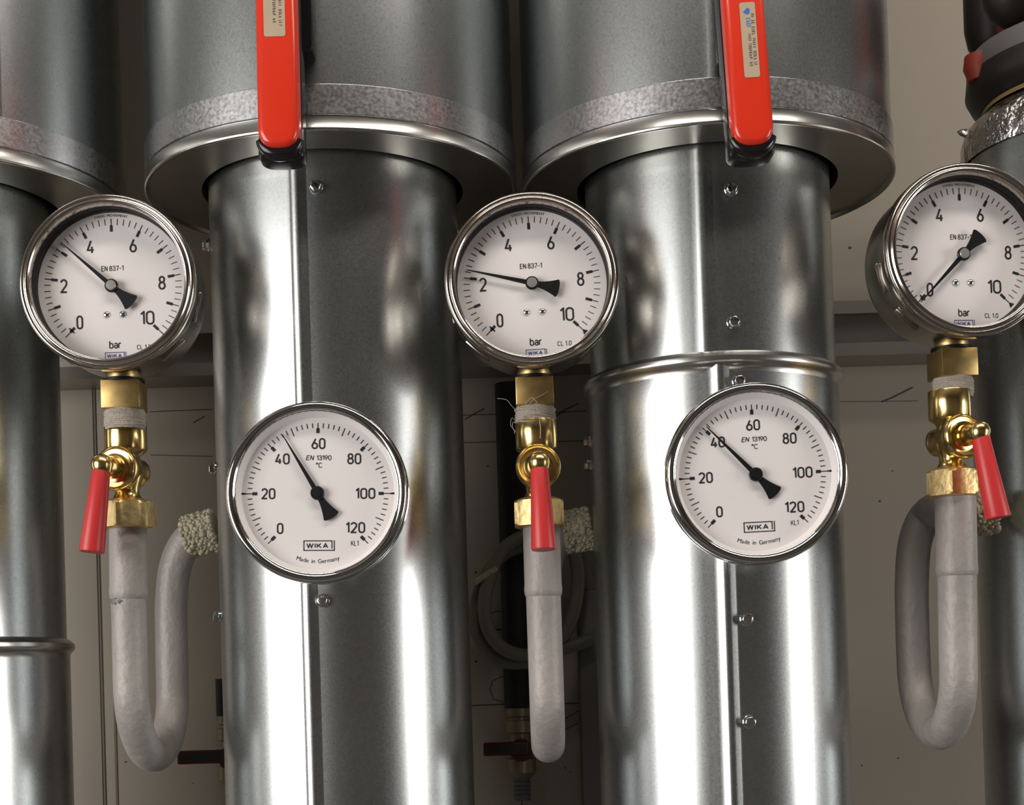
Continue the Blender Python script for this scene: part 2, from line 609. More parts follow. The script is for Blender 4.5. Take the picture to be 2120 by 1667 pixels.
for px, py in ((168, 940), (152, 1260), (158, 1295), (151, 1496), (160, 1573), (260, 1578), (400, 1622), (185, 1330), (1848, 975), (1822, 1038), (1860, 1570), (1785, 1585), (1010, 965), (985, 1185), (1180, 1598), (1170, 1590), (985, 1370), (1760, 513)):
    c = P(px, py, WALL_Y - 0.0003)
    r = random.uniform(0.0006, 0.0014)
    poly(bm, [c + Vector((math.cos(k * PI / 4) * r, 0, math.sin(k * PI / 4) * r * 0.8)) for k in range(8)])
o = obj('pencil_marks', bm, M['mark'], wall_back)

# ------------------------------------------------------------------ insulated pipes
AX = 0.099           # depth of the pipe axes
PR = 0.0789          # jacket radius
BR = 0.1165          # radius of the valve claddings


def screw_mesh():
    b = bmesh.new()
    # washer face, six-sided head, slot; outward along -Y
    lathe(b, [(0, 0.0004), (0.0041, 0.0004), (0.0041, -0.0006), (0.0037, -0.0009), (0, -0.0009)], axis=(0, 1, 0), n=24)
    out = [(0.0034 * math.cos(k * PI / 3 + 0.2), 0.0034 * math.sin(k * PI / 3 + 0.2)) for k in range(6)]
    prism(b, out, -0.0042, -0.0008, bevel=0.0007)
    for a in (0.9,):
        b2 = bmesh.new()
        bmesh.ops.create_cube(b2, size=1.0, matrix=Matrix.Rotation(a, 4, 'Y') @ Matrix.Translation((0, -0.0042, 0)) @ Matrix.Diagonal((0.0058, 0.0004, 0.0008, 1)))
        join(b, b2)
    return mesh_of(b, M['screw'], 'screw', 30)


SCREW = screw_mesh()


def jacket(bm, R, z0, z1, seam_deg, seam=True, lap=1.0):
    """sheet metal tube with a lapped seam; seam_deg measured from the side facing the room (+ to the right)"""
    prof = []
    sd = R_(seam_deg)
    special = [(-0.0150, 0.0000), (-0.0125, 0.0002), (-0.0095, 0.0004), (-0.0085, 0.0009), (-0.0072, 0.0016), (-0.0058, 0.0018), (-0.0044, 0.0018),
               (-0.0034, 0.0016), (-0.0026, 0.0012), (0.0000, 0.0003), (0.0004, 0.0001), (0.0012, 0.0)]
    n = 150
    a0 = sd + 0.0012 / R
    a1 = sd - 0.0150 / R + 2 * PI
    for i in range(n):
        prof.append((a0 + (a1 - a0) * i / n, 0.0))
    if seam:
        for s, dr in special:
            prof.append((sd + s / R + 2 * PI, dr * lap))
    else:
        for k in range(6):
            prof.append((a1 + (2 * PI + a0 - a1) * k / 6, 0.0))
    rings = []
    for z in (z0, z1):
        rings.append([bm.verts.new((math.sin(a) * (R + dr), -math.cos(a) * (R + dr), z)) for a, dr in prof])
    A, B = rings
    m = len(A)
    for i in range(m):
        bm.faces.new((A[i], A[(i + 1) % m], B[(i + 1) % m], B[i]))
    return rings


def surf_angle(px, py, X, R):
    """angle round the jacket at which a pixel's sight line meets it"""
    v = (P(px, py, 0.0) - CAM).normalized()
    ox, oy = CAM.x - X, CAM.y - AX
    a = v.x ** 2 + v.y ** 2
    b = 2 * (ox * v.x + oy * v.y)
    c = ox * ox + oy * oy - R * R
    disc = max(0.0, b * b - 4 * a * c)
    t = (-b - math.sqrt(disc)) / (2 * a)
    p = CAM + v * t
    return math.atan2(p.x - X, -(p.y - AX)), p.z


def add_screws(root, X, R, spots):
    for px, py in spots:
        a, z = surf_angle(px, py, X, R)
        put('screw', SCREW, root, (math.sin(a) * (R + 0.0004), -math.cos(a) * (R + 0.0004), z), (0, random.uniform(-1, 1) * 0, a))


def bead(bm, z, R, r=0.0038):
    lathe(bm, [(R - 0.001, z - 2.2 * r), (R + 0.0006, z - 2.0 * r), (R + 0.0008, z - 1.3 * r), (R + 0.0020, z - r * 0.9), (R + r * 0.95, z - r * 0.45), (R + r, z), (R + r * 0.95, z + r * 0.45),
               (R + 0.0018, z + r * 0.9), (R + 0.0005, z + r * 1.2), (R - 0.0012, z + r * 1.4)], n=120)


CX = {'left': P(-134, 900, AX).x, 'centre': P(705, 900, AX).x, 'right': P(1478, 900, AX).x, 'far': P(2280, 900, AX).x}
BOXZ = P(681, 268, AX - BR).z     # lower rim of the claddings
BOXZ_R = P(1500, 254, AX - BR).z
BOXZ_L = P(-128, 308, AX - BR).z


def cladding(key, zb, label, seam_deg):
    X = CX[key]
    BR = 0.1215 if key == 'left' else 0.1165
    t = thing('valve_cladding', label, 'cladding', (X, AX, zb), 0, 'galvanised claddings over the valves')
    H = 0.62
    bm = bmesh.new()
    jacket(bm, BR, 0.004, H, seam_deg, True, 0.6)
    lathe(bm, [(BR, H), (0, H)], n=64)
    obj('shell', bm, M['zinc'], t)
    bm = bmesh.new()
    lathe(bm, [(BR + 0.0002, 0.0085), (BR + 0.0013, 0.0088), (BR + 0.0013, 0.0255), (BR + 0.0002, 0.0262)], n=140)
    obj('tape_band', bm, M['zinc_band'], t)
    bm = bmesh.new()
    lathe(bm, [(BR - 0.003, 0.0074), (BR + 0.0011, 0.0076), (BR + 0.0016, 0.0072), (BR + 0.0015, 0.0012), (BR + 0.0019, 0.0006), (BR + 0.0018, -0.0003), (BR + 0.0010, -0.0008), (BR - 0.0002, -0.0006), (BR - 0.001, 0.0006), (BR - 0.002, 0.0025)], n=140)
    obj('rolled_rim', bm, M['zinc_edge'], t)
    bm = bmesh.new()
    lathe(bm, [(BR - 0.001, 0.0014), (PR + 0.0042, 0.0014), (PR + 0.0038, 0.006), (PR + 0.006, 0.012)], n=120)
    obj('end_plate', bm, M['zinc_plate'], t)
    return t


cladding('left', BOXZ_L, 'galvanised valve cladding cut by the left edge, above the leftmost pipe', 40)
cladding('centre', BOXZ, 'galvanised valve cladding behind the red lever whose sticker is cut off at the top', -4.5)
cladding('right', BOXZ_R, 'galvanised valve cladding behind the red lever with the full sticker, beside the bare wall', -2)


def pipe(key, top, label):
    return thing('insulated_pipe', label, 'pipe', (CX[key], AX, 0), 0, 'galvanised insulated pipes')


# leftmost pipe
X = CX['left']
t = pipe('left', BOXZ_L, 'leftmost galvanised pipe with a raised ring near the bottom left corner')
zb = P(137, 1338, AX).z
bm = bmesh.new(); jacket(bm, PR + 0.0006, 0, zb + 0.002, -60); obj('lower_jacket', bm, M['zinc'], t)
bm = bmesh.new(); jacket(bm, PR - 0.0012, zb - 0.002, BOXZ_L + 0.05, -64); obj('upper_jacket', bm, M['zinc'], t)
bm = bmesh.new(); bead(bm, zb, PR); obj('raised_ring', bm, M['zinc_edge'], t)

# centre pipe
X = CX['centre']
t = pipe('centre', BOXZ, 'galvanised pipe with one long vertical seam behind the thermometer reading about 45')
sa, _ = surf_angle(648, 1000, X, PR)
bm = bmesh.new(); jacket(bm, PR, 0, BOXZ + 0.05, math.degrees(sa)); obj('jacket', bm, M['zinc'], t)
add_screws(t, X, PR, [(655, 388), (669, 1244), (431, 508), (447, 970), (452, 1277)])

# right pipe: sleeve above, longer jacket below, ring between
X = CX['right']
t = pipe('right', BOXZ_R, 'galvanised pipe with a raised ring just above the thermometer reading about 42')
zb = P(1475, 744, AX - PR).z
sa, _ = surf_angle(1515, 1200, X, PR)
bm = bmesh.new(); jacket(bm, PR + 0.0005, 0, zb, math.degrees(sa) + 1.5); obj('lower_jacket', bm, M['zinc'], t)
sb, _ = surf_angle(1478, 600, X, PR)
bm = bmesh.new(); jacket(bm, PR - 0.0012, zb - 0.004, BOXZ_R + 0.05, math.degrees(sb), True, 0.55); obj('upper_sleeve', bm, M['zinc'], t)
bm = bmesh.new(); bead(bm, zb, PR); obj('raised_ring', bm, M['zinc_edge'], t)
add_screws(t, X, PR, [(1513, 393), (1518, 668), (1529, 790), (1545, 1282), (1551, 1495), (1214, 915), (1213, 964)])

# far right pipe with its foil wrapped end
X = CX['far']
t = pipe('far', 0, 'rightmost galvanised pipe, cut by the edge, ending in crinkled foil tape')
ztop = P(2018, 330, AX).z
bm = bmesh.new(); jacket(bm, PR, 0, ztop, 60); obj('jacket', bm, M['zinc'], t)
bm = bmesh.new()
lathe(bm, [(PR + 0.0012, ztop - 0.002), (PR + 0.0018, ztop + 0.004), (PR + 0.0015, ztop + 0.012), (PR - 0.001, ztop + 0.020), (PR - 0.008, ztop + 0.027), (PR - 0.016, ztop + 0.031), (0.03, ztop + 0.031)], n=96)
lathe(bm, [(0.003, 0), (0.002, 0.004), (0, 0.006)], (-PR - 0.001, 0, ztop + 0.017), (-1, 0, 0.2), 8)
o = obj('foil_tape', bm, M['foil'], t)
bm = bmesh.new(); lathe(bm, [(PR - 0.012, ztop + 0.031), (PR - 0.0125, ztop + 0.034), (0.03, ztop + 0.034)], n=72); obj('insulation_edge', bm, M['adhesive'], t)

# flanged valve standing on that pipe
t = thing('flanged_valve', 'dark flanged valve with red paint above the foil taped pipe end, top right corner', 'valve', (X, AX, ztop + 0.031))
zz = 0.002
bm = bmesh.new(); lathe(bm, [(0.04, zz), (PR - 0.015, zz + 0.000), (PR - 0.006, zz + 0.006), (PR - 0.0025, zz + 0.013), (PR - 0.0035, zz + 0.022), (0.04, zz + 0.034)], n=84); obj('lower_bulge', bm, M['rubber'], t)
bm = bmesh.new(); lathe(bm, [(0.05, zz + 0.022), (PR - 0.0045, zz + 0.022), (PR - 0.0038, zz + 0.024), (PR - 0.0038, zz + 0.033), (PR - 0.0048, zz + 0.035), (0.05, zz + 0.035)], n=84); obj('flange_plate', bm, M['flange'], t)
for k in range(6):
    bm = bmesh.new()
    a = R_(5 + 60 * k) - PI
    lathe(bm, [(0, -0.008), (0.008, -0.008), (0.011, 0), (0.010, 0.008), (0, 0.011)], (math.cos(a) * (PR - 0.0075), math.sin(a) * (PR - 0.0075), zz + 0.023), (0, 0, 1), 20)
    obj('flange_bolt', bm, M['valve_red'], t)
bm = bmesh.new(); lathe(bm, [(0.03, zz + 0.036), (0.052, zz + 0.040), (0.056, zz + 0.06), (0.052, zz + 0.11), (0, zz + 0.12)], n=60); obj('valve_body', bm, M['valve_red'], t)
for k in range(6):
    a = R_(22 + 60 * k) - PI
    bm = bmesh.new()
    c = Vector((math.cos(a) * (PR - 0.0180), math.sin(a) * (PR - 0.0180), zz + 0.042))
    lathe(bm, [(0, 0), (0.006, 0.001), (0.0125, 0.006), (0.0165, 0.014), (0.0185, 0.025), (0.0185, 0.05), (0.015, 0.062), (0, 0.068)], c, (0, 0, 1), 28)
    obj('bolt_cover', bm, M['rubber'], t)

# ------------------------------------------------------------------ red lever handles
def lever(px_bot, py_bot, px_top, label, sticker_px, neck_w):
    Yf = -0.058        # front of the lever
    a = P(px_bot, py_bot, Yf)
    b = P(px_top, -20, Yf)
    t = thing('valve_lever', label, 'lever', a, 0, 'red lever handles')
    d = (b - a)
    L = d.length + 0.05
    ang = math.atan2(d.x, d.z)
    rotm = Matrix.Rotation(ang, 4, 'Y')
    w = 0.0112

    def outline(w, zbot, L):
        pts = []
        n = 14
        for k in range(n + 1):
            th = PI + PI * k / n
            pts.append((w * math.copysign(abs(math.cos(th)) ** 0.75, math.cos(th)), zbot + w * 0.95 + w * 0.95 * math.sin(th)))
        return pts + [(w * 0.98, L), (-w * 0.98, L)]

    # red front shell, bent back a little at its foot
    bm = bmesh.new()
    prism(bm, outline(w, 0.0, L), 0.0, 0.012, bevel=0.0034)
    bmesh.ops.transform(bm, matrix=rotm, verts=bm.verts[:])
    obj('red_shell', bm, M['red_lever'], t, angle=50)
    # black rubber core behind and below it
    bm = bmesh.new()
    prism(bm, outline(w + 0.0006, 0.005, L), 0.011, 0.026, bevel=0.002)
    bmesh.ops.transform(bm, matrix=rotm, verts=bm.verts[:])
    o1 = obj('black_core', bm, M['black_grip'], t, angle=50)
    bm = bmesh.new()
    b2 = bmesh.new()
    n = 28
    # cup that the red shell sits in: full below, two horns beside the shell
    def cup(hw, up, low, y0, y1, bev):
        outer = []
        for k in range(n + 1):
            th = PI + PI * k / n
            outer.append((hw * math.copysign(abs(math.cos(th)) ** 0.7, math.cos(th)), -low * abs(math.sin(th)) ** 0.85))
        outer += [(hw * 0.97, up), (-hw * 0.97, up)]
        prism(bm, outer, y0, y1, bevel=bev)
    cup(0.0126, 0.0135, 0.0052, 0.0062, 0.0215, 0.0055)
    # lip in front of the shell's foot
    lip = []
    for k in range(n + 1):
        th = R_(195) + R_(150) * k / n
        lip.append(Vector((0.0108 * math.cos(th), 0.0066, 0.0085 + 0.0098 * math.sin(th))))
    tube(bm, lip, [0.0028 + 0.0016 * math.sin(PI * k / n) for k in range(n + 1)], 16)
    bmesh.ops.transform(bm, matrix=rotm, verts=bm.verts[:])
    obj('black_foot', bm, M['black_grip'], t, angle=60)
    # neck that joins the lever to the valve inside the cladding
    bm = bmesh.new()
    zn = (py_bot - 60) / F_PX * 0.80
    boxm(bm, (-0.010, 0.024, zn), (neck_w, 0.0425, L), bevel=0.0015)
    bmesh.ops.transform(bm, matrix=rotm, verts=bm.verts[:])
    obj('neck', bm, M['black_grip'], t)
    # beige sticker with printed lines
    x0, z0, x1, z1 = sticker_px
    k = 0.86 + Yf
    kk = k / F_PX

    def loc(px, py):
        q = P(px, py, Yf - 0.0001) - a
        q = rotm.inverted() @ q
        return q.x, q.z
    sx0, sz1 = loc(x0, z0)
    sx1, sz0 = loc(x1, z1)
    bm = bmesh.new()
    c = 0.0012
    out = []
    for cx, cz, s in ((sx1 - c, sz1 - c, 0), (sx0 + c, sz1 - c, 1), (sx0 + c, sz0 + c, 2), (sx1 - c, sz0 + c, 3)):
        for q in range(5):
            th = s * PI / 2 + q * PI / 8
            out.append((cx + c * math.cos(th), cz + c * math.sin(th)))
    prism(bm, out, -0.00025, 0.0001)
    bmesh.ops.transform(bm, matrix=rotm, verts=bm.verts[:])
    st = obj('sticker', bm, M['sticker'], t)
    rnd = random.Random(4)

    def line(col, zlo, zhi, w, m, gap=0.12):
        bm = bmesh.new()
        z = zhi
        x = sx0 + (sx1 - sx0) * col
        while z > zlo:
            h = rnd.uniform(0.0008, 0.0013)
            if rnd.random() > gap:
                # small worn characters read sideways: an upright with one or two arms
                poly(bm, [(x - w / 2, -0.0003, z), (x + w / 2, -0.0003, z), (x + w / 2, -0.0003, z - h * 0.35), (x - w / 2, -0.0003, z - h * 0.35)])
                for arm in (-0.42, 0.0, 0.42):
                    if rnd.random() > 0.35:
                        poly(bm, [(x + arm * w - w * 0.09, -0.00031, z), (x + arm * w + w * 0.09, -0.00031, z), (x + arm * w + w * 0.09, -0.00031, z - h * 0.85), (x + arm * w - w * 0.09, -0.00031, z - h * 0.85)])
            z -= h * 1.15
        bmesh.ops.transform(bm, matrix=rotm, verts=bm.verts[:])
        obj('printed_line', bm, m, st)
    hh = sz1 - sz0
    line(0.78, sz1 - hh * (0.85 if True else 1), sz1 - hh * 0.13, 0.0016, M['sticker_ink'])
    line(0.50, sz1 - hh * 0.86, sz1 - hh * 0.42, 0.0015, M['sticker_ink'], 0.05)
    line(0.50, sz1 - hh * 0.34, sz1 - hh * 0.21, 0.0022, M['sticker_blue'], 0.0)
    # blue drop-like emblem
    bm = bmesh.new()
    ex, ez = sx0 + (sx1 - sx0) * 0.46, sz1 - hh * 0.13
    poly(bm, [(ex - 0.0022, -0.0003, ez), (ex, -0.0003, ez - 0.0016), (ex + 0.0014, -0.0003, ez - 0.0006), (ex + 0.0016, -0.0003, ez + 0.0014), (ex + 0.0002, -0.0003, ez + 0.0024), (ex - 0.0010, -0.0003, ez + 0.0012)])
    bmesh.ops.transform(bm, matrix=rotm, verts=bm.verts[:])
    obj('emblem', bm, M['sticker_blue'], st)
    return t


lever(576, 304, 569, 'red lever handle with its sticker cut off by the top edge, before the middle cladding', (543, -82, 591, 75), 0.0165)
lever(1563, 298, 1539, 'red lever handle with a whole beige and blue sticker, before the right cladding', (1530, 6, 1574, 159), 0.0115)

# ------------------------------------------------------------------ pressure gauges
mm = 0.001


def prof(pts):
    return [(r * mm, h * mm) for r, h in pts]


def pointer_outline(length, half0, half1, tail, tailw):
    """pointer along +X; rounded, flared counterweight on -X"""
    pts = [(length, half1), (3.0, half0), (0.5, 2.4)]
    for k in range(9):
        u = k / 8
        pts.append((-(2.5 + (tail - 3.6) * u), 1.7 + (tailw - 1.7) * u ** 1.7))
    for k in range(1, 12):
        v = -1 + 2 * k / 12
        pts.append((-(tail - 1.0 + 1.2 * (1 - v * v) ** 0.5), -v * tailw))
    for k in range(9):
        u = 1 - k / 8
        pts.append((-(2.5 + (tail - 3.6) * u), -(1.7 + (tailw - 1.7) * u ** 1.7)))
    pts += [(0.5, -2.4), (3.0, -half0), (length, -half1)]
    return [(x * mm, z * mm) for x, z in pts]


def G_meshes():
    g = {}
    bm = bmesh.new()
    lathe(bm, prof([(44.6, 6), (44.7, 1.4), (45.2, 0.4), (46.0, 0.0), (46.9, 0.1), (47.5, 0.8), (48.0, 1.2), (48.7, 0.9), (49.5, 0.9), (50.4, 1.9), (50.9, 4), (50.9, 11), (50.2, 12.6), (48.6, 13)]), axis=(0, 1, 0), n=128)
    g['bezel'] = mesh_of(bm, M['steel'], 'bezel', 60)
    bm = bmesh.new()
    lathe(bm, prof([(48.9, 12), (49.0, 14), (49.0, 42), (48.0, 46), (45.5, 48.5), (0, 49.2)]), axis=(0, 1, 0), n=128)
    for s in (-1, 1):     # pressed bayonet lugs on the flank
        for a in (R_(-48), R_(-14)):
            aa = a if s > 0 else PI - a
            m = Matrix.Rotation(-aa, 4, 'Y') @ Matrix.Translation((0.0492, 0.021, 0))
            boxm(bm, (-0.001, -0.0020, -0.009), (0.0012, 0.0020, 0.009), m, bevel=0.0009)
    g['case'] = mesh_of(bm, M['case'], 'case', 40)
    bm = bmesh.new()
    lathe(bm, prof([(44.65, 5.2), (44.2, 8), (44.2, 11), (43.9, 11.4), (43.8, 15.2)]), axis=(0, 1, 0), n=96)
    g['gasket'] = mesh_of(bm, M['gasket'], 'gasket', 30)
    bm = bmesh.new()
    lathe(bm, prof([(0, 15), (43.9, 15), (43.9, 15.6), (0, 15.6)]), axis=(0, 1, 0), n=96)
    g['dial'] = mesh_of(bm, M['dial'], 'dial')
    bm = bmesh.new()
    lathe(bm, prof([(0, 4.0), (44.6, 4.0)]), axis=(0, 1, 0), n=64)
    g['glass'] = mesh_of(bm, M['glass'], 'glass')
    # printing on the dial, in the dial's own frame
    bm = bmesh.new()
    for k in range(51):
        a = R_(225 - 5.4 * k)
        if k % 5 == 0:
            bar(bm, a, 0.0360, 0.0401, 0.0005)
            bar(bm, a, 0.0325, 0.0363, 0.0016)
        else:
            bar(bm, a, 0.0364, 0.0401, 0.0004)
    a = R_(225)
    d = Vector((math.cos(a), math.sin(a)))
    tt = Vector((-d.y, d.x))
    q = [d * 0.0345 + tt * 0.0021, d * 0.0353 + tt * 0.0021, d * 0.0353 - tt * 0.0021, d * 0.0345 - tt * 0.0021]
    poly(bm, [(p.x, 0, p.y) for p in q])
    bar(bm, R_(-45), 0.0400, 0.0424, 0.0006, 0, 0.0036)
    for s, x, z, w in (('0', -20.0, -20.0, 4.0), ('2', -28.6, 1.6, 4.3), ('4', -12.4, 24, 4.6), ('6', 12.4, 24, 4.3), ('8', 28.6, 1.6, 4.3), ('10', 19.4, -18.6, 8.4)):
        narrow(bm, s, x * mm, z * mm, 8.2 * mm, w * mm, 0.00105)
    narrow(bm, 'EN 837-1', 0, 11 * mm, 3.1 * mm, 12.9 * mm, 0.0004)
    narrow(bm, 'bar', 0.3 * mm, -33.6 * mm, 4.8 * mm, 7.2 * mm, 0.00065)
    narrow(bm, 'CL 1.0', 17.0 * mm, -35.6 * mm, 2.8 * mm, 8.2 * mm, 0.00034, gap=0.3)
    arc_text(bm, 'SWISS MOVEMENT', 0.0413, 0.0014, R_(27))
    g['print'] = mesh_of(bm, M['ink'], 'dial_print', recalc=False, smooth=False)
    bm = bmesh.new()
    maker_mark(bm, 0.3 * mm, -40.2 * mm, 12.4 * mm, 4.3 * mm, 0, 0.0004)
    g['mark'] = mesh_of(bm, M['blue'], 'maker_mark', recalc=False, smooth=False)
    bm = bmesh.new()
    lathe(bm, prof([(0, -1.3), (1.1, -1.15), (2.0, -0.4), (2.2, 0.1), (0, 0.1)]), axis=(0, 1, 0), n=24)
    g['screw'] = mesh_of(bm, M['screw'], 'dial_screw')
    bm = bmesh.new()
    prism(bm, pointer_outline(39.0, 1.35, 0.22, 16.0, 5.2), 0.0, 0.0007)
    lathe(bm, prof([(3.9, 0.9), (3.9, -0.6), (3.6, -0.9), (0, -0.9)]), axis=(0, 1, 0), n=40)
    g['pointer'] = mesh_of(bm, M['black'], 'pointer', 30)
    bm = bmesh.new()
    lathe(bm, prof([(2.95, -0.8), (2.95, -1.6), (2.6, -2.0), (0, -2.1)]), axis=(0, 1, 0), n=40)
    g['hub'] = mesh_of(bm, M['hub'], 'hub_cap')
    # square spigot below the case, centred on the case's depth
    bm = bmesh.new()
    lathe(bm, prof([(10, 47.5), (10, 53)]), (0, 0.034, 0), (0, 0, -1), 32)
    boxm(bm, (-0.0113, -0.0113, -0.069), (0.0113, 0.0113, -0.0522), Matrix.Translation((0, 0.034, 0)), bevel=0.0007)
    g['spigot'] = mesh_of(bm, M['brass_dull'], 'spigot', 30)
    bm = bmesh.new()
    lathe(bm, [(0.0, 0.0505), (0.0122, 0.0505), (0.0122, 0.0522), (0, 0.0522)], (0, 0.034, 0), (0, 0, -1), 40)
    g['washer'] = mesh_of(bm, M['gasket'], 'washer')
    return g


G = G_meshes()


def hemp_mesh(seed, strays, wob=1.0):
    r = random.Random(seed)
    bm = bmesh.new()
    # wound turns of fibre
    for k in range(9):
        z = -0.0008 - k * 0.00100
        pts = []
        rr = 0.0114 + r.uniform(-0.0003, 0.0005) * wob
        for i in range(40):
            a = 2 * PI * i / 40
            pts.append((math.cos(a) * (rr + r.uniform(-0.0002, 0.0002)), math.sin(a) * rr, z + 0.0007 * wob * math.sin(a * 2 + k) + r.uniform(-0.0002, 0.0002)))
        pts.append(pts[0])
        tube(bm, pts, 0.00075, 6, caps=False)
    lathe(bm, [(0.0112, 0.0012), (0.0117, -0.0005), (0.0117, -0.0102), (0.011, -0.011)], n=40)
    for s in strays:
        tube(bm, spline(s, 6), 0.00022, 5)
    return mesh_of(bm, M['hemp'], 'thread_seal', 60)


HEMP_PLAIN = hemp_mesh(3, [], 0.45)
STRAYS = [[(-0.011, -0.005, -0.002), (-0.014, -0.006, 0.001), (-0.017, -0.007, 0.0045), (-0.0225, -0.007, 0.0055)],
          [(-0.004, -0.0125, 0.000), (-0.001, -0.014, 0.003), (0.004, -0.013, 0.0055), (0.010, -0.010, 0.0095)],
          [(-0.006, -0.0125, 0.0005), (-0.002, -0.014, 0.004), (0.001, -0.014, 0.001)],
          [(-0.0115, -0.003, -0.008), (-0.014, -0.004, -0.006), (-0.015, -0.004, -0.010), (-0.013, -0.005, -0.013), (-0.0128, -0.006, -0.0155)],
          [(-0.011, -0.004, -0.009), (-0.0135, -0.004, -0.0085), (-0.0138, -0.005, -0.012), (-0.012, -0.006, -0.0145)],
          [(0.002, -0.0125, -0.009), (0.0026, -0.0135, -0.014), (0.0022, -0.0135, -0.020)]]
HEMP_STRAY = hemp_mesh(5, STRAYS)


def pressure_gauge(px, py, Y, dial_roll, needle, block_rot, label, seal, turn=0.0):
    t = thing('pressure_gauge', label, 'gauge', P(px, py, Y), 0, 'round bar pressure gauges')
    put('case', G['case'], t)
    put('bezel', G['bezel'], t)
    put('gasket', G['gasket'], t)
    roll = R_(-dial_roll)
    d = put('dial', G['dial'], t)
    put('dial_print', G['print'], d, (0, 0.01485, 0), (0, roll, 0))
    put('maker_mark', G['mark'], d, (0, 0.01485, 0), (0, roll, 0))
    for s in (-1, 1):
        q = Matrix.Rotation(roll, 3, 'Y') @ Vector((s * 0.0046 + 0.0004, 0.0149, -0.0160))
        put('dial_screw', G['screw'], d, q)
    p = put('pointer', G['pointer'], t, (0, 0.0115, 0), (0, R_(-needle), 0))
    put('hub_cap', G['hub'], p)
    put('cover_glass', G['glass'], t)
    s = put('spigot', G['spigot'], t)
    s.rotation_euler = (0, 0, block_rot)
    c = Vector((0, 0.034, 0))
    s.location = c - Matrix.Rotation(block_rot, 3, 'Z') @ c
    put('washer', G['washer'], t)
    put('thread_seal', seal, t, (0, 0.034, -0.0695))
    t.rotation_euler = (0, 0, turn)
    return t


pressure_gauge(219.6, 580.5, -0.004, 0.2, 137.6, R_(1), 'steel pressure gauge at the left, pointer a little above 3 bar', HEMP_PLAIN)
pressure_gauge(1102, 575, 0.0, 1.6, 166.7, R_(-1), 'steel pressure gauge between the two big pipes, pointer just above 2 bar', HEMP_STRAY)
pressure_gauge(2012, 514, 0.004, 0.2, 226.3, R_(2), 'steel pressure gauge cut by the right edge, pointer resting at 0 bar', HEMP_PLAIN, R_(6))


